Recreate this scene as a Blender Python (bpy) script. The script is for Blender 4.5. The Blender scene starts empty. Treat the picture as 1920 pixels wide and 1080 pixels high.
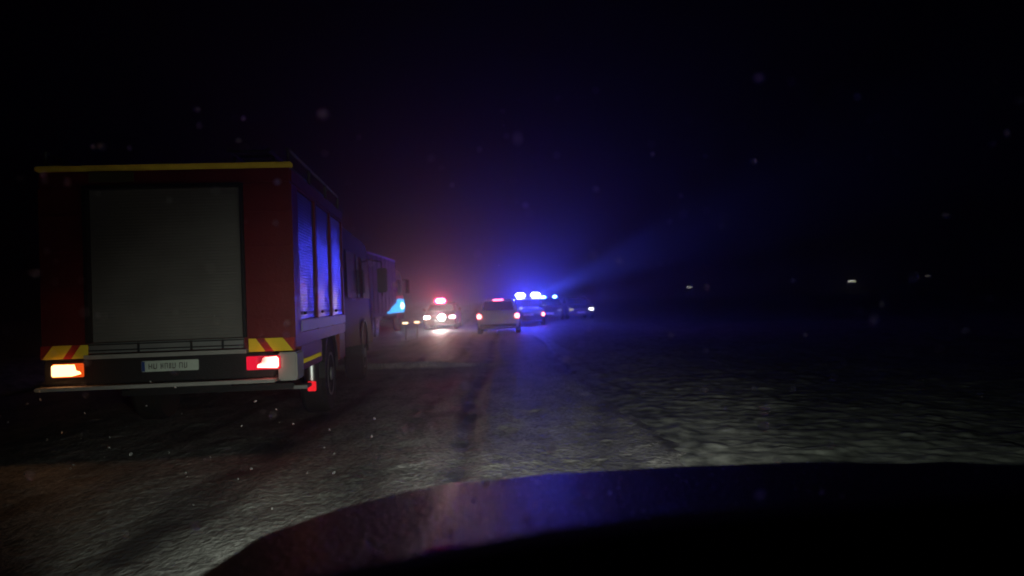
import bpy, bmesh, math, random
import numpy as np
from mathutils import Matrix, Vector
R = math.radians
random.seed(7); rng = np.random.default_rng(7)
sc = bpy.context.scene
C = sc.collection

# ------------------------------------------------------------------ camera, world, exposure
cam = bpy.data.cameras.new('camera'); co = bpy.data.objects.new('camera', cam); C.objects.link(co)
cam.sensor_width = 36; cam.lens = 28; cam.clip_start = .05; cam.clip_end = 2000
co.matrix_world = Matrix.Translation((0, 0, 1.38)) @ Matrix.Rotation(R(90.84), 4, 'X') @ Matrix.Rotation(R(-2.0), 4, 'Z')
cam.dof.use_dof = True; cam.dof.focus_distance = 4.5; cam.dof.aperture_fstop = 2.0
sc.camera = co
w = bpy.data.worlds.new('World'); sc.world = w; w.use_nodes = True
nt = w.node_tree; bg = nt.nodes['Background']
sky = nt.nodes.new('ShaderNodeTexSky'); sky.sky_type = 'NISHITA'; sky.sun_disc = False
sky.sun_elevation = R(-9); sky.sun_rotation = R(200)
nt.links.new(sky.outputs[0], bg.inputs[0]); bg.inputs[1].default_value = .05
vs = sc.view_settings; vs.view_transform = 'Standard'; vs.look = 'None'; vs.exposure = 0; vs.gamma = 1
sc.cycles.use_denoising = True
sc.cycles.max_bounces = 5; sc.cycles.diffuse_bounces = 2; sc.cycles.glossy_bounces = 3
sc.cycles.transmission_bounces = 4; sc.cycles.volume_bounces = 0
sc.cycles.sample_clamp_indirect = 3; sc.cycles.volume_max_steps = 64

# ------------------------------------------------------------------ materials
def mat(name, col, rough=.6, metal=0., var=.15, scale=8., bump=0., bscale=60., coat=0., spec=.5, trans=0.):
    m = bpy.data.materials.new(name); m.use_nodes = True
    n = m.node_tree.nodes; l = m.node_tree.links; p = n['Principled BSDF']
    tc = n.new('ShaderNodeTexCoord')
    nz = n.new('ShaderNodeTexNoise'); nz.inputs['Scale'].default_value = scale; nz.inputs['Detail'].default_value = 5
    l.new(tc.outputs['Object'], nz.inputs['Vector'])
    mx = n.new('ShaderNodeMix'); mx.data_type = 'RGBA'
    mx.inputs[6].default_value = (*[c*(1-var) for c in col], 1); mx.inputs[7].default_value = (*[min(1, c*(1+var)) for c in col], 1)
    l.new(nz.outputs[0], mx.inputs[0]); l.new(mx.outputs[2], p.inputs['Base Color'])
    p.inputs['Roughness'].default_value = rough; p.inputs['Metallic'].default_value = metal
    p.inputs['Coat Weight'].default_value = coat; p.inputs['Coat Roughness'].default_value = .12
    p.inputs['Specular IOR Level'].default_value = spec
    if trans: p.inputs['Transmission Weight'].default_value = trans
    if bump:
        b = n.new('ShaderNodeTexNoise'); b.inputs['Scale'].default_value = bscale; b.inputs['Detail'].default_value = 4
        l.new(tc.outputs['Object'], b.inputs['Vector'])
        bn = n.new('ShaderNodeBump'); bn.inputs['Strength'].default_value = bump; bn.inputs['Distance'].default_value = .02
        l.new(b.outputs[0], bn.inputs['Height']); l.new(bn.outputs[0], p.inputs['Normal'])
    return m
def emit(name, col, s):
    m = bpy.data.materials.new(name); m.use_nodes = True
    n = m.node_tree.nodes; l = m.node_tree.links; n.remove(n['Principled BSDF'])
    e = n.new('ShaderNodeEmission'); e.inputs[0].default_value = (*col, 1); e.inputs[1].default_value = s
    l.new(e.outputs[0], n['Material Output'].inputs[0]); return m
M = dict(
    red=mat('red_paint', (.24, .014, .017), .5, var=.35, scale=2.5, bump=.15, bscale=30),
    darkred=mat('red_seam_trim', (.25, .015, .018), .4),  # own red of the panel seams
    cabred=mat('cab_paint', (.10, .008, .01), .65, var=.3, scale=3, spec=.2),
    yellow=mat('yellow_film', (.75, .60, .02), .5, var=.1),
    chevred=mat('red_film', (.5, .02, .02), .5),
    black=mat('black_plastic', (.018, .018, .02), .55, bump=.2),
    rubber=mat('tyre_rubber', (.02, .02, .02), .85, bump=.3),
    steel=mat('painted_steel', (.33, .33, .33), .5, metal=.3, var=.2),
    darksteel=mat('dark_galvanised', (.10, .10, .10), .7),
    cplate=mat('car_plate', (.85, .86, .82), .5),
    alu=mat('bare_aluminium', (.55, .56, .58), .34, metal=1., var=.12),
    pale=mat('pale_grey_paint', (.48, .46, .44), .5, var=.2, scale=5),
    white=mat('white_paint', (.80, .80, .78), .35, var=.08, coat=.5),
    dark=mat('dark_blue_paint', (.02, .025, .05), .3, coat=.6),
    grey=mat('grey_paint', (.16, .16, .18), .35, coat=.5),
    glass=mat('dark_glass', (.012, .014, .018), .06, spec=.8),
    chrome=mat('chrome', (.7, .7, .7), .15, metal=1.),
    plate=mat('plate_white', (.62, .66, .62), .45, var=.12, scale=14),
    plateink=mat('plate_ink', (.16, .16, .15), .6),
    bluepad=mat('plate_blue', (.03, .08, .35), .5),
    hood=mat('bonnet_paint', (.03, .03, .045), .42, var=.5, scale=9, bump=.7, bscale=85),
    dash=mat('dashboard_plastic', (.004, .004, .004), .95, spec=.05),
    bluelitedge=mat('blue_lit_edge', (.06, .08, .6), .4),  # blue light on the truck's roof edge put into its colour
    lens=mat('clear_lens', (.5, .5, .5), .15),
    redlens=mat('red_lens', (.5, .01, .01), .2),
    bluelens=mat('blue_lens', (.02, .06, .6), .2),
    snowfl=mat('snow_flake', (.85, .86, .9), .8, trans=0.),
    wood=mat('post_white', (.55, .55, .52), .7),
    concrete=mat('pole_metal', (.2, .2, .2), .7),
    load=mat('tarpaulin_light_tint', (.010, .016, .12), .9, var=.25, scale=1.5, bump=.5, bscale=3, spec=.08),  # blue beacon light put into the cargo side's colour
)
# lit lamps
E_ = dict(
    tail=emit('tail_light_lit', (1, .25, .2), 6.5), tailrim=emit('tail_light_rim', (1, .012, .045), .8),
    ind=emit('indicator_lit', (1, .47, .17), 5), indrim=emit('indicator_rim', (1, .10, .01), .8),
    cartail=emit('car_tail_lit', (1, .15, .15), 22), cartaildim=emit('car_tail_dim', (1, .12, .2), 5),
    brake=emit('high_brake_lit', (1, .12, .25), 14),
    blue=emit('blue_flash', (.05, .058, 1), 760), bluemid=emit('blue_flash_mid', (.05, .16, 1), 110),
    bluelow=emit('pane_glow', (.05, .45, 1), 1.6), bluecore=emit('pane_glow_core', (.35, .75, 1), 8),  # glow standing in for a blue reflection, no lamp
    redb=emit('red_flash', (1, .025, .10), 300), head=emit('head_light', (1, .93, .86), 26),
    headp=emit('head_light_tinted', (1, .5, .6), 22), headdim=emit('head_light_dim', (.9, .85, .5), .5),
    headw=emit('head_light_far', (.95, .95, 1), 6), warm=emit('warm_marker', (1, .72, .42), 4),
    far=emit('far_lamp', (1, .98, .85), 5), fardim=emit('far_lamp_dim', (1, .95, .9), 2.2),
    marker=emit('side_marker', (1, .02, .03), .9), strobe=emit('white_blue_strobe', (.6, .65, 1), 9),
)
for k, v in E_.items(): M['e_'+k] = v
# roller shutter: horizontal slats as bump
def shutter_mat(name, col, rough, metal, pitch):
    m = mat(name, col, rough, metal, var=.30, scale=2.6)
    n = m.node_tree.nodes; l = m.node_tree.links
    tc = [x for x in n if x.type == 'TEX_COORD'][0]
    wv = n.new('ShaderNodeTexWave'); wv.wave_type = 'BANDS'; wv.bands_direction = 'Z'; wv.wave_profile = 'SIN'
    wv.inputs['Scale'].default_value = 2*math.pi/(20*pitch)
    l.new(tc.outputs['Object'], wv.inputs['Vector'])
    bn = n.new('ShaderNodeBump'); bn.inputs['Strength'].default_value = .4; bn.inputs['Distance'].default_value = .007
    l.new(wv.outputs[1], bn.inputs['Height']); l.new(bn.outputs[0], n['Principled BSDF'].inputs['Normal'])
    return m
M['shutter'] = shutter_mat('rear_shutter', (.27, .25, .235), .65, .1, .030)
M['sideshutter'] = shutter_mat('side_shutter', (.10, .10, .13), .30, 1., .032)

# ------------------------------------------------------------------ mesh helpers
class MB:
    def __init__(s): s.bm = bmesh.new()
    def box(s, x0, x1, y0, y1, z0, z1, bev=0.):
        b = s.bm; r = bmesh.ops.create_cube(b, size=1)
        for v in r['verts']:
            v.co = ((x0+x1)/2+v.co.x*(x1-x0), (y0+y1)/2+v.co.y*(y1-y0), (z0+z1)/2+v.co.z*(z1-z0))
        if bev:
            es = {e for v in r['verts'] for e in v.link_edges}
            bmesh.ops.bevel(b, geom=list(es), offset=bev, segments=2, affect='EDGES')
        return s
    def tube(s, p, q, r, n=10, r2=None):
        p, q = Vector(p), Vector(q); d = q-p
        m = Matrix.Translation((p+q)/2) @ d.to_track_quat('Z', 'Y').to_matrix().to_4x4()
        bmesh.ops.create_cone(s.bm, cap_ends=True, segments=n, radius1=r, radius2=r if r2 is None else r2, depth=d.length, matrix=m); return s
    def ball(s, c, rx, ry, rz, n=10):
        m = Matrix.Translation(c) @ Matrix.Diagonal((rx, ry, rz, 1))
        bmesh.ops.create_uvsphere(s.bm, u_segments=n*2, v_segments=n, radius=1, matrix=m); return s
    def poly(s, pts, d):           # extruded polygon, d = thickness vector
        d = Vector(d); a = [s.bm.verts.new(p) for p in pts]; c = [s.bm.verts.new(Vector(p)+d) for p in pts]
        n = len(pts); s.bm.faces.new(a); s.bm.faces.new(c[::-1])
        for i in range(n): s.bm.faces.new((a[i], c[i], c[(i+1) % n], a[(i+1) % n])) if False else s.bm.faces.new((a[(i+1) % n], a[i], c[i], c[(i+1) % n])) 
        return s
    def lathe(s, prof, c, axis='X', n=24):   # prof: (radius, offset)
        rings = []
        for (r, o) in prof:
            ring = []
            for k in range(n):
                a = 2*math.pi*k/n; u, v = r*math.cos(a), r*math.sin(a)
                co = (c[0]+o, c[1]+u, c[2]+v) if axis == 'X' else (c[0]+u, c[1]+v, c[2]+o)
                ring.append(s.bm.verts.new(co))
            rings.append(ring)
        for a, b in zip(rings, rings[1:]):
            for k in range(n): s.bm.faces.new((a[k], a[(k+1) % n], b[(k+1) % n], b[k]))
        s.bm.faces.new(rings[0][::-1]); s.bm.faces.new(rings[-1]); return s
    def loft(s, secs):             # closed sections with equal counts, capped
        rs = [[s.bm.verts.new(p) for p in sec] for sec in secs]; n = len(rs[0])
        for a, b in zip(rs, rs[1:]):
            for k in range(n): s.bm.faces.new((a[k], a[(k+1) % n], b[(k+1) % n], b[k]))
        s.bm.faces.new(rs[0][::-1]); s.bm.faces.new(rs[-1]); return s
    def build(s, name, m, parent=None, smooth=False):
        bmesh.ops.recalc_face_normals(s.bm, faces=s.bm.faces)
        me = bpy.data.meshes.new(name); s.bm.to_mesh(me); s.bm.free()
        me.materials.append(M[m] if isinstance(m, str) else m)
        if smooth:
            me.polygons.foreach_set('use_smooth', [True]*len(me.polygons))
            me.set_sharp_from_angle(angle=R(35))
        o = bpy.data.objects.new(name, me); C.objects.link(o)
        if parent: o.parent = parent
        return o
def tag(o, label=None, cat=None, group=None, kind=None):
    if label: o['label'] = label
    if cat: o['category'] = cat
    if group: o['group'] = group
    if kind: o['kind'] = kind
    return o
def thing(name, label, cat, loc, rz=0, group=None):
    o = bpy.data.objects.new(name, None); C.objects.link(o); o.empty_display_size = .2
    o.location = loc; o.rotation_euler.z = rz
    return tag(o, label, cat, group)
def wheel(parent, x, y, r, wd, side, z=None):
    z = r if z is None else z; s = side
    t = MB().lathe([(r*.55, -wd/2), (r*.93, -wd/2), (r, -wd*.35), (r, wd*.35), (r*.93, wd/2), (r*.55, wd/2)], (x, y, z)).build('wheel', 'rubber', parent, True)
    MB().lathe([(r*.5, -.02), (r*.56, s*wd*.52), (r*.5, s*wd*.5), (r*.2, s*wd*.40), (r*.16, s*wd*.56)], (x, y, z)).build('rim', 'steel', t, True)
    return t

def flake_mat():
    m = bpy.data.materials.new('flake'); m.use_nodes = True; n = m.node_tree.nodes; l = m.node_tree.links; n.remove(n['Principled BSDF'])
    a = n.new('ShaderNodeBsdfDiffuse'); a.inputs[0].default_value = (.9, .9, .92, 1)
    tr = n.new('ShaderNodeBsdfGlass'); tr.inputs['Roughness'].default_value = .38; tr.inputs['IOR'].default_value = 1.31
    mx = n.new('ShaderNodeMixShader'); mx.inputs[0].default_value = .82
    l.new(a.outputs[0], mx.inputs[1]); l.new(tr.outputs[0], mx.inputs[2]); l.new(mx.outputs[0], n['Material Output'].inputs[0])
    return m
M['flake'] = flake_mat()

# ------------------------------------------------------------------ ground and road
def fbm(X, Y, f, o=4, seed=0):
    r = np.random.default_rng(seed); T = r.random((256, 256)); out = 0; a = 1; t = 0
    for k in range(o):
        u, v = X*f+17.3*k, Y*f+9.1*k; iu, iv = np.floor(u).astype(int), np.floor(v).astype(int); fu, fv = u-iu, v-iv
        fu = fu*fu*(3-2*fu); fv = fv*fv*(3-2*fv)
        g = lambda i, j: T[i % 256, j % 256]
        out = out+a*((g(iu, iv)*(1-fu)+g(iu+1, iv)*fu)*(1-fv)+(g(iu, iv+1)*(1-fu)+g(iu+1, iv+1)*fu)*fv); t += a; a *= .5; f *= 2
    return out/t
def edge_x(Y): return 1.86-.026*Y+.10*np.sin(Y*.35)*np.exp(-Y/60)
def grid(name, xs, ys, zf, m):
    X, Y = np.meshgrid(xs, ys); Z = zf(X, Y); nx, ny = len(xs), len(ys)
    v = np.stack([X, Y, Z], -1).reshape(-1, 3).astype(np.float32)
    i = (np.arange(ny-1)[:, None]*nx+np.arange(nx-1)[None, :]).ravel()
    f = np.stack([i, i+1, i+nx+1, i+nx], -1).astype(np.int32)
    me = bpy.data.meshes.new(name); me.vertices.add(len(v)); me.vertices.foreach_set('co', v.ravel())
    me.loops.add(f.size); me.loops.foreach_set('vertex_index', f.ravel())
    me.polygons.add(len(f)); me.polygons.foreach_set('loop_start', np.arange(len(f), dtype=np.int32)*4)
    me.polygons.foreach_set('use_smooth', np.ones(len(f), bool)); me.update(); me.validate()
    me.materials.append(m); o = bpy.data.objects.new(name, me); C.objects.link(o); return o
def sstep(a, b, x): t = np.clip((x-a)/(b-a), 0, 1); return t*t*(3-2*t)
LEFT = -9.5
def road_h(X, Y):
    near = np.exp(-np.maximum(Y, 0)/70)
    h = .012*(fbm(X, Y, 1.1, 4, 1)-.5)+.020*(fbm(X*1.2, Y*.5, 5, 3, 2)-.5)*near+.045*np.clip(fbm(X, Y, 7, 2, 33)-.66, 0, 1)*near
    bx = -.9*sstep(4, 30, Y)*.4
    for c, wdt, d in ((-.52, .11, .026), (-1.15, .10, .010), (.95, .12, .007), (-2.2+0.0, .12, .012), (-3.6, .14, .012)):
        cx = c-.0016*np.maximum(Y-5, 0)**1.6*(1 if c < -.6 else .35)+.05*np.sin(Y*.5+c*3)
        h = h-d*np.exp(-((X-cx)/wdt)**2)*(.5+fbm(X*2, Y*.8, 1.3, 3, 5))
        h = h+d*.22*np.exp(-((X-cx-wdt*1.8)/(wdt*.7))**2)*fbm(X*3, Y, 2.2, 3, 31)*2
    ry = 17.0+.12*(X+1)+.25*np.sin(X*1.3)
    h = h+.13*np.exp(-((Y-ry)/.14)**2)*sstep(.4, -1.8, X)*(.7+.5*fbm(X, Y, 2, 2, 9))
    return h+.02
def land_h(X, Y):
    e = X-edge_x(Y); right = sstep(-.15, .6, e); left = sstep(LEFT+.5, LEFT-1.5, X)
    n1 = fbm(X*.9+.3*Y, Y*1.2, 2.3, 5, 11)*.65+.35*fbm(X, Y, .7, 2, 15); n2 = fbm(X*.8, Y*1.2, 6.5, 3, 12)
    cl = fbm(X*1.1, Y*1.1, 3.1, 2, 41)
    lump = np.clip(n1-.45, 0, 1)*.22+.42*np.clip(cl-.66, 0, .12)+.13*np.clip(n2-.55, 0, .2)+.035*(fbm(X, Y, 14, 2, 13)-.5)
    h = .016*(.4+fbm(X, Y, 3, 3, 52))+.022*np.exp(-((e+.02-.25*(fbm(X*0, Y, 1.3, 4, 21)-.45))/.11)**2)*np.clip(2.2*fbm(X, Y, 2.1, 3, 8)-.45, .15, 1.4)+lump*.30*right*np.exp(-np.abs(Y)/160)-.10*sstep(1.5, 5, e)+.15*(fbm(X, Y, .12, 3, 14)-.5)*sstep(2, 12, np.abs(e))
    h = h+left*(.25*lump+.3)
    inside = (1-sstep(-.55, -.45, e))*sstep(LEFT-.1, LEFT+.2, X)
    return h*(1-inside)-.15*inside
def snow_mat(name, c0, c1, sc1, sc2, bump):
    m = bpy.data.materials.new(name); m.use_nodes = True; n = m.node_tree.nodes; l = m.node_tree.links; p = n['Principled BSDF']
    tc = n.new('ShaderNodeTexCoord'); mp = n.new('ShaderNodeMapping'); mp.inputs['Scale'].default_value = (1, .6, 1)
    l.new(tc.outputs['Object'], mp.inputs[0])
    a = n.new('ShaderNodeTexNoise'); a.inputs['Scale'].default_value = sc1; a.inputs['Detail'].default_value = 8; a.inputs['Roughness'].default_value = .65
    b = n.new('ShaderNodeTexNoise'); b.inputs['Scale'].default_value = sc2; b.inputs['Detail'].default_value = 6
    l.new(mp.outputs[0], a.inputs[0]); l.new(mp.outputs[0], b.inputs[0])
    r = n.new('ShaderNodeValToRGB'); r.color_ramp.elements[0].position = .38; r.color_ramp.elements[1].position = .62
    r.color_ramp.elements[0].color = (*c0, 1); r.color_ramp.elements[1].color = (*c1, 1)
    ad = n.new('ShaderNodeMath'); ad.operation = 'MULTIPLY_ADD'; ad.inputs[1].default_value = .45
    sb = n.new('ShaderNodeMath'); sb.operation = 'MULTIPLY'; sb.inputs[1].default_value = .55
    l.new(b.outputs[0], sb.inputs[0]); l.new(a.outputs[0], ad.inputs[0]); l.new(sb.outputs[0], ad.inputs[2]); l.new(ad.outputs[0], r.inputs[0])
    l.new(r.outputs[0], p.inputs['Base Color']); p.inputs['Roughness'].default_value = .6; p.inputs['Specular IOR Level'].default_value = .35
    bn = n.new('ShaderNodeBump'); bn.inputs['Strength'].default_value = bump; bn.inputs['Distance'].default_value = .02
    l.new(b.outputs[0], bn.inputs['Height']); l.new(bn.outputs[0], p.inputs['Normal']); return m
def retro(name, col, rough, nv=(.45, -.88, -.04)):
    m = mat(name, col, rough, metal=1., var=.12, scale=6)
    n = m.node_tree.nodes; c = n.new('ShaderNodeCombineXYZ')
    for i, v in enumerate(nv): c.inputs[i].default_value = v
    m.node_tree.links.new(c.outputs[0], n['Principled BSDF'].inputs['Normal']); return m
M['yellow'] = retro('yellow_reflective_film', (.85, .62, .05), .62)
M['topyellow'] = retro('top_reflective_film', (.85, .55, .06), .5, (.44, -.87, -.24))
M['plate'] = retro('reflective_plate', (.62, .68, .62), .72)
M['road'] = snow_mat('packed_snow_road', (.20, .195, .19), (.64, .625, .61), 2.4, 26, 1.)
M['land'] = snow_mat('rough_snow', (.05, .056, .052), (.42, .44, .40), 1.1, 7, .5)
ys = np.concatenate([np.arange(-12, 2.5, .5), np.arange(2.5, 12, .035), np.arange(12, 26, .08), np.geomspace(26, 900, 170)])
xs = np.unique(np.concatenate([-np.geomspace(10, 600, 50), np.arange(-10, 1, .5), np.arange(1, 7, .04), np.arange(7, 14, .12), np.geomspace(14, 600, 60)]).round(4))
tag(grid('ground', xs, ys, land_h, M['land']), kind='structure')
ysr = np.concatenate([np.arange(-12, 2.5, .5), np.arange(2.5, 12, .035), np.arange(12, 30, .07), np.geomspace(30, 400, 90)])
us = np.unique(np.concatenate([np.arange(0, 1.0, .08), np.linspace(.3, 1, 300)]))
def road_grid():
    U, Y = np.meshgrid(us, ysr); X = LEFT+(edge_x(Y)+.05-LEFT)*U
    o = grid('road', us, ysr, lambda a, b: a*0, M['road'])
    v = np.stack([X, Y, road_h(X, Y)-.075*sstep(-.42, .06, X-edge_x(Y)+.35*(fbm(X, Y, 1.7, 4, 51)-.5))-.10*sstep(.02, 0, U)], -1).astype(np.float32)
    o.data.vertices.foreach_set('co', v.ravel()); o.data.update()
    wr = np.zeros_like(X)
    for c, wdt, d in ((-.55, .16, 1.), (-1.2, .15, .5), (1.0, .2, .45), (-2.3, .2, .7), (-3.7, .22, .7), (.3, .1, .3)):
        cx = c-.0016*np.maximum(Y-5, 0)**1.6*(1 if c < -.6 else .35)+.05*np.sin(Y*.5+c*3)
        wr += d*np.exp(-((X-cx)/wdt)**2)*np.clip(2*fbm(X*3, Y*1.3, 1.2, 4, int(60+c*5) % 90)-.35, 0, 1.2)
    wr += .75*np.exp(-((X-edge_x(Y)+.34)/.10)**2)*np.clip(2*fbm(X*2, Y, 1.5, 3, 77)-.3, 0, 1)
    wr += .9*np.clip(fbm(X*1.4, Y*.35, .9, 4, 71)-.5, 0, 1)*2
    at = o.data.attributes.new('wear', 'FLOAT', 'POINT'); at.data.foreach_set('value', np.clip(wr, 0, 1).astype(np.float32).ravel())
    return o
n = M['road'].node_tree.nodes; l = M['road'].node_tree.links
at = n.new('ShaderNodeAttribute'); at.attribute_name = 'wear'; mw = n.new('ShaderNodeMix'); mw.data_type = 'RGBA'
rp = [q for q in n if q.type == 'VALTORGB'][0]; l.new(at.outputs['Fac'], mw.inputs[0]); l.new(rp.outputs[0], mw.inputs[6]); mw.inputs[7].default_value = (.07, .07, .075, 1)
l.new(mw.outputs[2], n['Principled BSDF'].inputs['Base Color'])
tag(road_grid(), kind='structure')

# ------------------------------------------------------------------ fire truck
def fire_truck():
    t = thing('fire_truck', 'large red fire truck with grey rear roller shutter and yellow top edge', 'fire truck', (-3.37, 7.80, 0), R(4.8))
    W = 1.21; L = 3.95
    b = MB()                                                  # box body walls around the openings
    b.box(-W, W, .03, L, 2.62, 2.78, .02); b.box(-W, -.76, .03, L, .98, 2.617); b.box(.71, W, .03, .25, .98, 2.617)
    b.box(-.76, .71, .16, .3, .98, 2.617); b.box(W-.05, W-.003, .25, L, .99, 1.12); b.box(.8, W-.06, .25, L, 1.0, 2.6)
    for y in (.25, 1.45, 2.65, 3.85): b.box(W-.055, W, y, y+.09, 1.12, 2.617)
    body = b.build('body', 'red', t)
    for k, (y0, y1) in enumerate(((.345, 1.445), (1.545, 2.645), (2.745, 3.845))):
        s = MB().box(W-.05, W-.022, y0, y1, 1.26, 2.6).build('side_shutter', 'sideshutter', t)
        MB().box(W-.03, W+.008, y0+.3, y1-.3, 1.30, 1.33, .004).build('handle', 'black', s)
    sh = MB().box(-.757, .707, .10, .14, 1.10, 2.60).build('rear_shutter', 'shutter', t)
    f = MB(); f.box(-.79, -.757, .0, .12, 1.1, 2.63); f.box(.707, .74, .0, .12, 1.1, 2.63); f.box(-.757, .707, .0, .12, 2.60, 2.635)
    f.build('shutter_frame', 'black', t)
    MB().box(-W-.01, W+.01, -.01, .10, 2.782, 2.832, .008).build('top_strip', 'topyellow', t)
    MB().box(-.72, -.30, .005, .026, 2.665, 2.765).build('roof_label', mat('olive_panel', (.16, .13, .05), .6), t)
    # panel seams
    for sx in (-1, 1):
        x0, x1 = (.76, 1.19) if sx > 0 else (-1.19, -.80)
        for z in (2.34, 1.99, 1.63, 1.27): MB().box(x0, x1, .016, .028, z, z+.012).build('panel_seam', 'darkred', t)
    # step board with bars under the shutter
    s = MB(); s.box(-.757, .707, .0, .10, 1.0, 1.095)
    step = s.build('step_board', 'steel', t)
    s = MB()
    for z in (1.02, 1.075): s.box(-.76, .71, -.012, -.002, z, z+.012)
    for x in (-.3, .2, .5): s.box(x, x+.02, -.014, -.001, 1.0, 1.09)
    s.build('tread_bars', 'black', step)
    MB().box(-.80, .74, -.03, .12, .945, .985, .006).build('sill', 'pale', t)
    # hazard stripes
    for sx in (1, -1):
        g = MB()
        x0, x1, z0, z1 = .76, 1.205, .955, 1.085
        q = lambda a, bb, c, d: [(sx*a, -.012, z0), (sx*bb, -.012, z0), (sx*d, -.012, z1), (sx*c, -.012, z1)]
        base = MB().box(min(sx*x0, sx*x1), max(sx*x0, sx*x1), -.008, .03, z0, z1).build('hazard_board', 'chevred', t)
        g.poly(q(x0, x0+.16, x0, x0+.07), (0, .003, 0)); g.poly(q(x0+.24, x0+.43, x0+.15, x0+.33), (0, .003, 0))
        g.build('stripe', 'yellow', base)
    # bumper with ledge
    b = MB(); b.box(-W+.02, 1.0, .02, .25, .70, .943, .015); b.build('bumper', 'black', t)
    MB().box(-W-.01, 1.03, -.12, .10, .655, .69, .008).build('bumper_ledge', 'pale', t)
    c = MB(); c.box(1.04, 1.225, -.03, .35, .66, .94, .015); c.build('bumper_corner', 'pale', t)
    # plate
    pl = MB().box(-.27, .27, -.006, .017, .80, .905, .006).build('license_plate', 'plate', t)
    x = -.20
    for wd, ht in ((.034, .055), (.034, .055), (0, 0), (.026, .055), (.03, .055), (.02, .055), (.03, .055), (0, 0), (.034, .055), (.03, .055)):
        if wd:
            z = .825; o = random.choice((0, .42, .86))*ht
            k = MB().poly([(x, -.007, z), (x+.008, -.007, z), (x+.008, -.007, z+o), (x+wd-.008, -.007, z+o), (x+wd-.008, -.007, z+.1*ht), (x+wd, -.007, z+.1*ht), (x+wd, -.007, z+ht), (x+wd-.008, -.007, z+ht), (x+wd-.008, -.007, z+o+.009), (x+.008, -.007, z+o+.009), (x+.008, -.007, z+ht), (x, -.007, z+ht)], (0, -.002, 0)).build('character', 'plateink', pl)
        x += wd+.012 if wd else .022
    MB().box(-.265, -.235, -.009, -.0065, .805, .90).build('blue_band', 'bluepad', pl)
    # rear lamps
    def lamp(sx, rim, core):
        c = sx*.985
        h = MB(); a, bb = sorted((c-sx*.26, c+sx*.10)) if sx > 0 else sorted((c+.20, c-.12))
        hh = h.box(a, bb, -.02, .018, .765, .925, .02).build('tail_light', 'black', t)
        MB().box(a+.012, bb-.012, -.034, -.0205, .778, .912, .006).build('lens', rim, hh)
        g = MB()
        if sx > 0: g.poly([(.845, -.036, .80), (1.035, -.036, .79), (1.05, -.036, .81), (1.05, -.036, .885), (1.03, -.036, .905), (.92, -.036, .90), (.90, -.036, .885), (.89, -.036, .85), (.85, -.036, .83)], (0, -.022, 0))
        else: g.poly([(-1.085, -.036, .80), (-1.07, -.036, .79), (-.90, -.036, .79), (-.82, -.036, .81), (-.83, -.036, .83), (-.865, -.036, .845), (-.88, -.036, .90), (-1.06, -.036, .905), (-1.085, -.036, .89)], (0, -.022, 0))
        g.build('bulb_glow', core, hh)
    lamp(1, 'e_tailrim', 'e_tail'); lamp(-1, 'e_indrim', 'e_ind')
    # lower side lockers
    MB().box(W-.05, W+.006, .35, L, 1.125, 1.25, .01).build('side_rail', 'pale', t)
    MB().box(.7, W-.01, .36, 1.75, .72, .985, .01).build('side_locker', 'red', t)
    MB().box(W-.0095, W-.004, .40, 1.65, .79, .835).build('side_stripe', 'yellow', t)
    MB().box(.7, W-.01, 3.35, L, .62, .985, .01).build('side_locker', 'red', t)
    MB().box(-W+.01, -.7, .36, L, .72, .975, .01).build('side_locker', 'red', t)
    # chassis, mudguard
    MB().box(-.5, .5, .3, 8.3, .60, .94).build('chassis', 'black', t)
    MB().box(-.9, .98, 1.1, 1.17, .46, .53, .01).build('underrun_bar', 'black', t)
    MB().box(.99, 1.14, 1.0, 1.3, .47, .51, .005).build('side_step', 'steel', t)
    tank = MB().tube((1.07, 1.72, .40), (1.07, 1.72, .70), .085, 18).build('air_tank', 'alu', t, True)
    MB().box(1.08, 1.17, 1.36, 1.42, .40, .51, .006).build('marker_lamp', 'e_marker', t)
    for y in (2.55, 6.9):
        for sx in (-1, 1): wheel(t, sx*1.02, y, .5, .32, sx)
        for sx in (-1, 1):
            g = MB(); n = 10; pts = []
            for i in range(n+1):
                a = math.pi*i/n; pts.append((sx*1.0, y+.62*math.cos(a), .5+.62*math.sin(a)))
            for i in range(n, -1, -1):
                a = math.pi*i/n; pts.append((sx*1.0, y+.58*math.cos(a), .5+.58*math.sin(a)))
            g.poly(pts, (sx*.2, 0, 0)); g.build('mudguard', 'black', t)
    # crew cab
    c = MB()
    sec = lambda x, s=0: [(x, 4.1, .75), (x, 8.55, .60), (x, 8.62, 1.15), (x, 8.55, 1.45), (x*.97, 8.2, 2.45), (x*.95, 8.0, 2.58), (x*.95, 4.1, 2.62)]
    c.loft([sec(-W+.02), sec(W-.02)]); cab = c.build('cab', 'cabred', t)
    for (y0, y1) in ((4.45, 5.55), (5.85, 6.25), (6.75, 8.0)):
        for sx in (-1, 1):
            g = MB(); zt = 2.25; dx = sx*(W-.018)
            y1t = y1-.1 if y1 > 7 else y1
            g.poly([(dx, y0, 1.5), (dx, y1, 1.5), (dx*.985, y1t, zt), (dx*.985, y0, zt)], (sx*.012, 0, 0)); g.build('side_window', 'glass', t)
    MB().poly([(-1.05, 8.57, 1.5), (1.05, 8.57, 1.5), (1.0, 8.24, 2.4), (-1.0, 8.24, 2.4)], (0, .02, .005)).build('windscreen', 'glass', t)
    MB().box(-1.0, 1.0, 8.55, 8.75, .45, .95, .03).build('front_bumper', 'pale', t)
    for sx in (-1, 1):
        m = MB(); m.tube((sx*1.15, 8.35, 2.3), (sx*1.42, 8.45, 2.25), .015); m.tube((sx*1.42, 8.45, 2.25), (sx*1.42, 8.45, 1.55), .015)
        m.box(min(sx*1.33, sx*1.53), max(sx*1.33, sx*1.53), 8.42, 8.48, 1.62, 2.12, .02); m.build('side_mirror', 'black', t)
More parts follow.
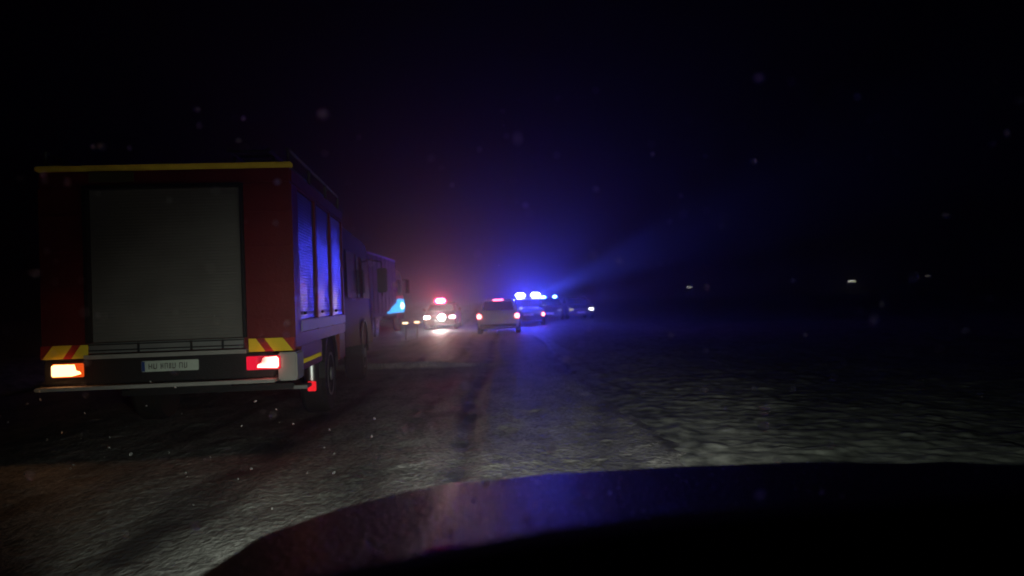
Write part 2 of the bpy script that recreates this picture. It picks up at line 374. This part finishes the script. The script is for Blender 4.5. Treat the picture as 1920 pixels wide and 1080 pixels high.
    # roof load: ladder, rail, posts
    r = MB()
    for x in (.55, .95): r.tube((x, .25, 3.0), (x, 3.8, 3.0), .022)
    for i in range(12): r.tube((.55, .3+i*.3, 3.0), (.95, .3+i*.3, 3.0), .014)
    for x in (.55, .95):
        for y in (.5, 3.5): r.tube((x, y, 2.77), (x, y, 3.0), .015)
    r.build('roof_ladder', 'darksteel', t)
    for sx in (-1, 1):
        r = MB().tube((sx*1.17, .12, 2.98), (sx*1.17, 3.8, 2.98), .018)
        for y in (.12, 1.35, 2.6, 3.8): r.tube((sx*1.17, y, 2.78), (sx*1.17, y, 2.98), .018)
        r.build('roof_rail', 'darksteel', t)
    g = MB().box(-.7, -.1, .6, 2.6, 2.79, 2.93, .03).build('roof_box', 'steel', t)
    lb = MB().box(-.7, .7, 6.2, 6.5, 2.61, 2.66, .01).build('light_bar', 'black', t)
    for sx in (-1, 1): MB().box(min(sx*.2, sx*.68), max(sx*.2, sx*.68), 6.22, 6.48, 2.665, 2.78, .02).build('lens', 'bluelens', lb)
    return t
fire_truck()

# ------------------------------------------------------------------ the tall truck ahead, its side coloured blue for beacon light
def tall_truck():
    t = thing('box_truck', 'tall dark box truck with blue light put into its side colour, standing beyond the red fire truck', 'truck', (-6.85, 31.0, 0), R(0))
    W = 1.24
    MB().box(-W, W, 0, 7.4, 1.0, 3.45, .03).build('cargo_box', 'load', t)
    MB().box(W-.02, W+.03, .0, 7.4, 3.40, 3.47, .01).build('roof_rail', 'bluelitedge', t)
    s = MB()
    for i in range(8): s.box(W+.002, W+.03, .1+i*1.03, .16+i*1.03, 1.02, 3.4)
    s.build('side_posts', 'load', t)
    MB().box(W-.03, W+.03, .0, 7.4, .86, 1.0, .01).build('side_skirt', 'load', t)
    MB().box(-.5, .5, 0, 10.2, .6, .98).build('chassis', 'black', t)
    c = MB(); sec = lambda x: [(x, 7.7, .7), (x, 10.2, .55), (x, 10.25, 1.6), (x*.96, 9.9, 2.95), (x*.95, 7.7, 3.1)]
    c.loft([sec(-W+.03), sec(W-.03)]).build('cab', 'dark', t)
    g = MB(); x = W-.028
    g.poly([(x, 8.0, 1.75), (x, 9.8, 1.75), (x*.985, 9.5, 2.6), (x*.985, 8.0, 2.6)], (.02, 0, 0)); g.build('side_window', 'glass', t)
    f = MB(); x = W-.02
    fl = f.poly([(x, 4.2, .95), (x, 9.9, .95), (x, 10.1, 1.3), (x, 9.9, 1.6), (x, 8.2, 1.62), (x, 7.2, 1.38), (x, 6.2, 1.25), (x, 5.4, 1.08)], (.07, 0, 0)).build('cyan_glow_panel', 'e_bluelow', t)  # made-up glowing panel in place of a blue reflection in side glass
    MB().ball((W+.08, 9.0, 1.27), .05, .5, .16).build('bulb_glow', 'e_bluecore', fl, True)  # added bright core of the glowing panel, no bulb
    for y in (.9, 2.1, 8.9):
        for sx in (-1, 1): wheel(t, sx*1.05, y, .5, .3, sx)
    m = MB()
    m.tube((1.2, 10.0, 2.6), (1.45, 10.05, 2.6), .02); m.box(1.36, 1.56, 10.0, 10.08, 1.9, 2.6, .02); m.build('side_mirror', 'black', t)
    return t
tall_truck()

# ------------------------------------------------------------------ cars
def car(name, label, loc, rz, paint, hatch=True, tail='redlens', head='lens', W=.86, L=4.3, H=1.45, lightbar=None, brake=None, group='vehicles gathered at the scene ahead', tz=.72, tw=.17):
    """y = 0 at the rear bumper, + y forward"""
    t = thing(name, label, 'car', loc, rz, group)
    def sec(y, w, z0, z1):
        pts = []
        for (fx, fz) in ((-.80, 0), (-.95, .12), (-1, .45), (-.98, .8), (-.90, 1), (-.3, 1.02), (.3, 1.02), (.90, 1), (.98, .8), (1, .45), (.95, .12), (.80, 0)):
            pts.append((w*fx, y, z0+(z1-z0)*fz))
        return pts
    belt = .93
    st = [(0, .93, .42, .80), (.05, .97, .28, .88), (.35, 1, .22, belt), (1.2, 1, .2, belt), (L-1.6, 1, .2, belt-.01), (L-.9, .99, .2, .88), (L-.25, .95, .22, .78), (L-.05, .9, .28, .66), (L, .86, .35, .55)]
    MB().loft([sec(y, W*f, a, b) for (y, f, a, b) in st]).build('body', paint, t, True)
    yb, yt = (.10, .42) if hatch else (.75, 1.25)
    fb, ft = L-1.15, L-1.95
    wb, wt = W*.93, W*.74
    zb, zt = belt-.03, H-.03
    cab = MB(); bot = [(-wb, yb, zb), (wb, yb, zb), (wb, fb, zb), (-wb, fb, zb)]; top = [(-wt, yt, zt), (wt, yt, zt), (wt, ft, zt), (-wt, ft, zt)]
    cr = [(-wt*.9, yt+.12, H), (wt*.9, yt+.12, H), (wt*.9, ft-.15, H), (-wt*.9, ft-.15, H)]
    cab.loft([bot, top, cr]); cab.build('roof', paint, t)
    def pane(nm, a, b, c, d, off, u0=.08, u1=.92, v0=.1, v1=.88):
        a, b, c, d = map(Vector, (a, b, c, d)); off = Vector(off)
        q = lambda u, v: (a.lerp(b, u)).lerp(d.lerp(c, u), v)+off*.2
        MB().poly([q(u0, v0), q(u1, v0), q(u1, v1), q(u0, v1)], off).build(nm, 'glass', t)
    pane('rear_window', bot[0], bot[1], top[1], top[0], (0, -.012, .004), v0=.14)
    pane('windscreen', bot[2], bot[3], top[3], top[2], (0, .012, .006))
    for sx, (i, j) in ((1, (1, 2)), (-1, (0, 3))):
        for (u0, u1) in ((.07, .33), (.36, .62), (.645, .90)):
            pane('side_window', bot[i], bot[j], top[j], top[i], (sx*.012, 0, .004), u0, u1)
    for y in (.75, L-.85):
        for sx in (-1, 1): wheel(t, sx*(W-.09), y, .31, .2, sx)
        for sx in (-1, 1): MB().lathe([(.37, -.01), (.37, .012)], (sx*(W-.005), y, .34)).build('wheel_arch', 'black', t)
    for sx in (-1, 1):
        MB().box(min(sx*(W-tw-.02), sx*(W-.02)), max(sx*(W-tw-.02), sx*(W-.02)), -.02, .1, tz-.07, tz+.08, .02).build('tail_light', tail, t)
        hd = head[sx > 0] if isinstance(head, tuple) else head
        MB().box(min(sx*(W-.36), sx*(W-.09)), max(sx*(W-.36), sx*(W-.09)), L-.12, L+.01, .56, .69, .02).build('headlight', hd, t)
        MB().box(min(sx*(W-.03), sx*(W+.14)), max(sx*(W-.03), sx*(W+.14)), L-1.65, L-1.55, .93, 1.06, .03).build('side_mirror', paint, t)
    MB().box(-.26, .26, -.03, 0.01, .53, .64, .005).build('license_plate', 'cplate', t)
    MB().box(-.26, .26, L-.01, L+.02, .38, .49, .005).build('license_plate', 'cplate', t)
    MB().box(-.45, .45, L-.03, L+.012, .5, .60, .01).build('grille', 'black', t)
    MB().box(-W+.12, W-.12, -.035, .05, .30, .42, .02).build('rear_bumper', 'black', t)
    if brake: MB().box(-.2, .2, yt-.02, yt+.05, H-.045, H-.012, .005).build('brake_light', brake, t)
    if lightbar:
        yy = (yt+ft)/2
        lb = MB().box(-.62, .62, yy-.14, yy+.14, H+.005, H+.05, .01).build('light_bar', 'black', t)
        for (x0, x1, z1, mm) in lightbar: MB().box(x0, x1, yy-.13, yy+.13, H+.052, H+z1, min(.07, z1*.25)).build('beacon_lens', mm, lb)
    return t
car('hatchback', 'white hatchback ahead on the road with both red tail lights lit', (-.60, 32, 0), R(-1), 'white', tail='e_cartail', brake='e_brake', H=1.42, tz=.73, tw=.16, group='cars stopped on the road ahead')
pc = car('police_car', 'dark car just right of the white hatchback with two bright blue roof beacons', (.80, 41, 0), R(-1), 'dark', hatch=False, tail='e_cartail', W=.62 if False else .84, H=1.44,
    lightbar=[(-.64, -.16, .26, 'e_blue'), (.18, .66, .26, 'e_blue')], tz=.58, tw=.13, group='cars with emergency beacons ahead')
bl = bpy.data.lights.new('flare_spot', 'SPOT'); bl.energy = 11000; bl.spot_size = R(4); bl.spot_blend = 1; bl.color = (.06, .10, 1); bl.shadow_soft_size = .05  # added spot; its beam in the mist stands in for diagonal glass flare
bo = bpy.data.objects.new('flare_spot', bl); C.objects.link(bo); bo.parent = pc; bo.matrix_parent_inverse = Matrix.Translation((-.8, -41, 0))
bo.location = (1.35, 42.2, 1.62); bo.rotation_euler = Vector((2.6, -21, .95)).to_track_quat('-Z', 'Y').to_euler()
car('police_car', 'dark car with a dimmer blue beacon pair, beyond and right of the brightest blue beacons', (2.55, 54.4, 0), R(177), 'dark', H=1.36, W=.84, head=('lens', 'lens'),
    lightbar=[(-.48, -.22, .19, 'e_bluemid'), (.26, .60, .17, 'e_bluemid')], group='cars with emergency beacons ahead')
car('sedan', 'grey car facing the camera with one pale headlight, at the right end of the line', (4.0, 54.3, 0), R(184), 'grey', hatch=False, head=('e_headw', 'e_headdim'), H=1.4, group='cars stopped on the road ahead')
t = car('rescue_car', 'red car facing the camera with red roof beacon and glaring white headlights', (-3.68, 44.2, 0), R(180), 'red', head=('e_headp', 'e_head'), H=1.30,
    lightbar=[(-.06, .44, .26, 'e_redb')], group='cars with emergency beacons ahead')
MB().ball((-.12, 4.33, .62), .17, .05, .15).build('spot_lamp', 'e_head', t, True)
rl = bpy.data.lights.new('headlight_beam', 'SPOT'); rl.energy = 500; rl.spot_size = R(62); rl.spot_blend = 1; rl.color = (1, .86, .74); rl.shadow_soft_size = .08
ro = bpy.data.objects.new('headlight_beam', rl); C.objects.link(ro); ro.parent = t; ro.location = (0, 4.45, .62); ro.rotation_euler = (R(90-10), 0, R(12))

# ------------------------------------------------------------------ small lamps on posts
def warning_lamp(x, y, z, label):
    t = thing('warning_lamp', label, 'lamp', (x, y, 0), 0, 'small warm lamps on posts at the roadside')
    MB().tube((0, 0, -.05), (0, 0, z-.05), .03, 8).build('post', 'wood', t)
    MB().box(-.13, .13, -.05, .05, z-.05, z+.05, .01).build('housing', 'black', t)
    MB().box(-.10, .10, -.06, -.051, z-.025, z+.025).build('lens', 'e_warm', t)
warning_lamp(-4.06, 30, .64, 'fainter warm lamp on a low post, nearer the fire truck')
warning_lamp(-3.62, 30, .66, 'brighter warm lamp on a low post, nearer the red beacon')
def street_lamp(x, y, z, s, label, e):
    t = thing('street_lamp', label, 'street lamp', (x, y, 0), R(180), 'distant lamps across the dark fields')
    MB().tube((0, .9, -.3), (0, .9, z), .08, 8, .05).tube((0, .9, z-.02), (0, 0, z+.1), .04).build('pole', 'concrete', t)
    h = MB().box(-s, s, -.5, .2, z+.06, z+.2, .03).build('lamp_head', 'concrete', t)
    MB().box(-s*.95, s*.95, -.45, .25 if False else .15, z-.12, z+.055, .03).build('lamp_lens', e, h)
street_lamp(55.7, 250, 3.4, .75, 'small distant white lamp over the dark field, nearest to the blue beacons', 'e_fardim')
street_lamp(106.7, 250, 3.5, 1.1, 'brightest of the distant white lamps over the dark field', 'e_far')
street_lamp(130.7, 250, 4.3, .7, 'faintest distant lamp over the dark field, farthest from the road', emit('faint_lamp', (1, .9, .85), .35))

# ------------------------------------------------------------------ the car we sit in: bonnet and dashboard
def own_car():
    t = thing('car', 'dark wet bonnet and black dashboard of the car the picture is taken from', 'car', (0, 0, 0))
    # front edge of the bonnet: azimuth table measured as x, y, z
    fx = np.array([-.62, -.52, -.38, -.24, .05, .38, .70, 1.16, 1.36, 1.46]); fy = np.array([1.38, 1.62, 1.74, 1.81, 1.88, 1.93, 1.92, 1.80, 1.68, 1.45]); fz = np.array([.885, .922, .942, .957, .966, .963, .966, .968, .955, .93])
    xs = np.unique(np.concatenate([np.linspace(-.62, 1.46, 90)])); prof = np.linspace(0, 1, 34)
    nx = len(xs); V = []; F = []
    nose = [(.03, -.02), (.07, -.06), (.11, -.14), (.13, -.26), (.13, -.45), (.08, -.62)]
    rows = len(prof)+len(nose)
    for x in xs:
        yf, zf = np.interp(x, fx, fy), np.interp(x, fx, fz)
        yr = .80; u = (x-.42)/1.04; zr = 1.005-.13*abs(u)**5
        for s in prof:
            y = yr+(yf-yr)*s; z = zr+(zf-zr)*s+.028*math.sin(math.pi*s)*(1-abs(u)**4)
            z += .008*math.exp(-((abs(u)-.55)/.05)**2)*(1-s*.3) + .0035*math.sin(40*x+3*math.sin(9*y))*0
            V.append((x, y, z))
        for (dy, dz) in nose: V.append((x, yf+dy, zf+dz))
    for i in range(nx-1):
        for j in range(rows-1):
            a = i*rows+j; F.append((a, a+rows, a+rows+1, a+1))
    # flanks
    for side in (0, nx-1):
        base = len(V)
        for j in range(rows):
            x, y, z = V[side*rows+j]; sx = -1 if side == 0 else 1
            V.append((x+sx*.03, y, min(z-.04, z-.04))); V.append((x+sx*.06, y, min(.55, z-.06))); V.append((x+sx*.03, y, .25))
        for j in range(rows-1):
            a = side*rows+j; q = base+3*j
            F.append((a, a+1, q+3, q)); F.append((q, q+3, q+4, q+1)); F.append((q+1, q+4, q+5, q+2))
    me = bpy.data.meshes.new('bonnet'); me.from_pydata(V, [], F); me.materials.append(M['hood'])
    me.polygons.foreach_set('use_smooth', [True]*len(me.polygons)); me.update()
    o = bpy.data.objects.new('bonnet', me); C.objects.link(o); o.parent = t
    # dashboard: curved top surface ending towards the windscreen
    dx = np.array([-.75, -.32, -.22, -.13, .02, .145, .30, .55, .9, 1.4]); dz = np.array([1.06, 1.112, 1.127, 1.142, 1.166, 1.178, 1.186, 1.193, 1.19, 1.17])
    V = []; F = []; cols = np.linspace(-.75, 1.4, 60)
    for x in cols:
        z = np.interp(x, dx, dz)
        for (y, d) in ((.80, -.20), (.785, -.03), (.76, -.006), (.74, 0), (.66, 0), (.55, -.02), (.42, -.06), (.34, -.13), (.32, -.35), (.34, -.5)): V.append((x, y, z+d))
    for i in range(len(cols)-1):
        for j in range(9):
            a = i*10+j; F.append((a, a+1, a+11, a+10))
    me = bpy.data.meshes.new('dashboard'); me.from_pydata(V, [], F); me.materials.append(M['dash']); me.polygons.foreach_set('use_smooth', [True]*len(me.polygons)); me.update()
    o = bpy.data.objects.new('dashboard', me); C.objects.link(o); o.parent = t
    # melting drops and ice grains on the bonnet
    b = bmesh.new()
    for i in range(900):
        x = random.uniform(-.6, 1.1) if random.random() < .5 else random.gauss(.02, .22); s = random.random()
        if not -.6 < x < 1.4: continue
        yf, zf = np.interp(x, fx, fy), np.interp(x, fx, fz); u = (x-.42)/1.04; zr = 1.005-.13*abs(u)**5
        y = .80+(yf-.80)*s; z = zr+(zf-zr)*s+.028*math.sin(math.pi*s)*(1-abs(u)**4)+.008*math.exp(-((abs(u)-.55)/.05)**2)*(1-s*.3)
        r = random.choice((.001, .0012, .0015, .002))*random.uniform(.7, 1.3)
        bmesh.ops.create_icosphere(b, subdivisions=1, radius=1, matrix=Matrix.Translation((x, y, z+r*.2)) @ Matrix.Diagonal((r, r*random.uniform(1, 2), r*.6, 1)))
    me = bpy.data.meshes.new('ice_grains'); b.to_mesh(me); b.free(); me.materials.append(M['flake'])
    me.polygons.foreach_set('use_smooth', [True]*len(me.polygons))
    o = bpy.data.objects.new('ice_grains', me); C.objects.link(o); o.parent = t; o['kind'] = 'stuff'
    for sx, x in ((-1, -.34), (1, 1.18)):
        yf = float(np.interp(x, fx, fy))
        MB().ball((x, yf+.11, .70), .16, .05, .075).build('headlight', 'lens', t, True)
        L_ = bpy.data.lights.new('headlight_beam', 'SPOT'); L_.energy = HEAD; L_.spot_size = R(82); L_.spot_blend = 1.; L_.color = (.90, 1, .84); L_.shadow_soft_size = .05
        lo = bpy.data.objects.new('headlight_beam', L_); C.objects.link(lo); lo.parent = t
        lo.location = (x, yf+.24, .70); lo.rotation_euler = (R(90-(18.5 if sx < 0 else 12)), 0, R(6.5 if sx < 0 else -8))
        L2 = bpy.data.lights.new('headlight_far_beam', 'SPOT'); L2.energy = HEAD*2.4; L2.spot_size = R(30); L2.spot_blend = 1.; L2.color = (1, .97, .90); L2.shadow_soft_size = .05
        l2 = bpy.data.objects.new('headlight_far_beam', L2); C.objects.link(l2); l2.parent = t; l2.location = (x, yf+.24, .70); l2.rotation_euler = (R(90-3.2), 0, R(-2))
HEAD = 310
own_car()

# ------------------------------------------------------------------ falling snow
def snow():
    b = bmesh.new()
    for i in range(536):
        D = random.uniform(.8, 1.5) if random.random() < .72 else random.uniform(1.9, 7); az = random.uniform(-.72, .6); X = D*math.tan(az); Z = 1.38+D*random.uniform(-.33, .42)
        if D < 2.3 and Z < 1.02+.12*(D < 1): continue
        r = random.choice((.0014, .002, .003, .004))*random.uniform(.6, 1.1)*(1 if D < 1.6 else .55)
        if 440 < i < 490: X, D, Z, r = random.uniform(-4.6, -1.2), random.uniform(4.6, 7.5), random.uniform(.03, .8), random.uniform(.004, .011)
        if i > 535: D = random.uniform(.85, 1.15); X, Z, r = D*random.uniform(-.20, -.05), 1.38-D*random.uniform(.262, .29), random.uniform(.001, .0022)
        elif i > 489: D = random.uniform(.8, 1.2); X, Z = D*random.uniform(-.62, -.28), 1.38-D*random.uniform(.16, .33)
        elif D < 1.6 and Z > 1.38+.27*D: continue
        m = Matrix.Translation((X, D, Z)) @ Matrix.Rotation(random.random()*6, 4, 'Y') @ Matrix.Rotation(random.random(), 4, 'X') @ Matrix.Diagonal((r*1.4, r*.6, r, 1))
        bmesh.ops.create_icosphere(b, subdivisions=1, radius=1, matrix=m)
    me = bpy.data.meshes.new('snowflakes'); b.to_mesh(me); b.free()
    m = M['flake']
    me.materials.append(m); o = bpy.data.objects.new('snowflakes', me); C.objects.link(o)
    tag(o, 'sparse snowflakes drifting in the air before the truck and road', 'snow', kind='stuff')
snow()

# ------------------------------------------------------------------ haze: mist added to carry the glass and lens glow
hz = MB().box(-640, 640, -20, 950, -4, 14).build('haze', 'black')
hz.data.materials.clear()
m = bpy.data.materials.new('glow_mist'); m.use_nodes = True; n = m.node_tree.nodes; l = m.node_tree.links
n.remove(n['Principled BSDF']); pv = n.new('ShaderNodeVolumePrincipled')
pv.inputs['Color'].default_value = (.8, .8, .85, 1); pv.inputs['Density'].default_value = .0055; pv.inputs['Anisotropy'].default_value = .88
l.new(pv.outputs[0], n['Material Output'].inputs['Volume']); hz.data.materials.append(m)
tag(hz, 'thin mist added for the blue and red glow around the beacons', 'haze', kind='stuff')
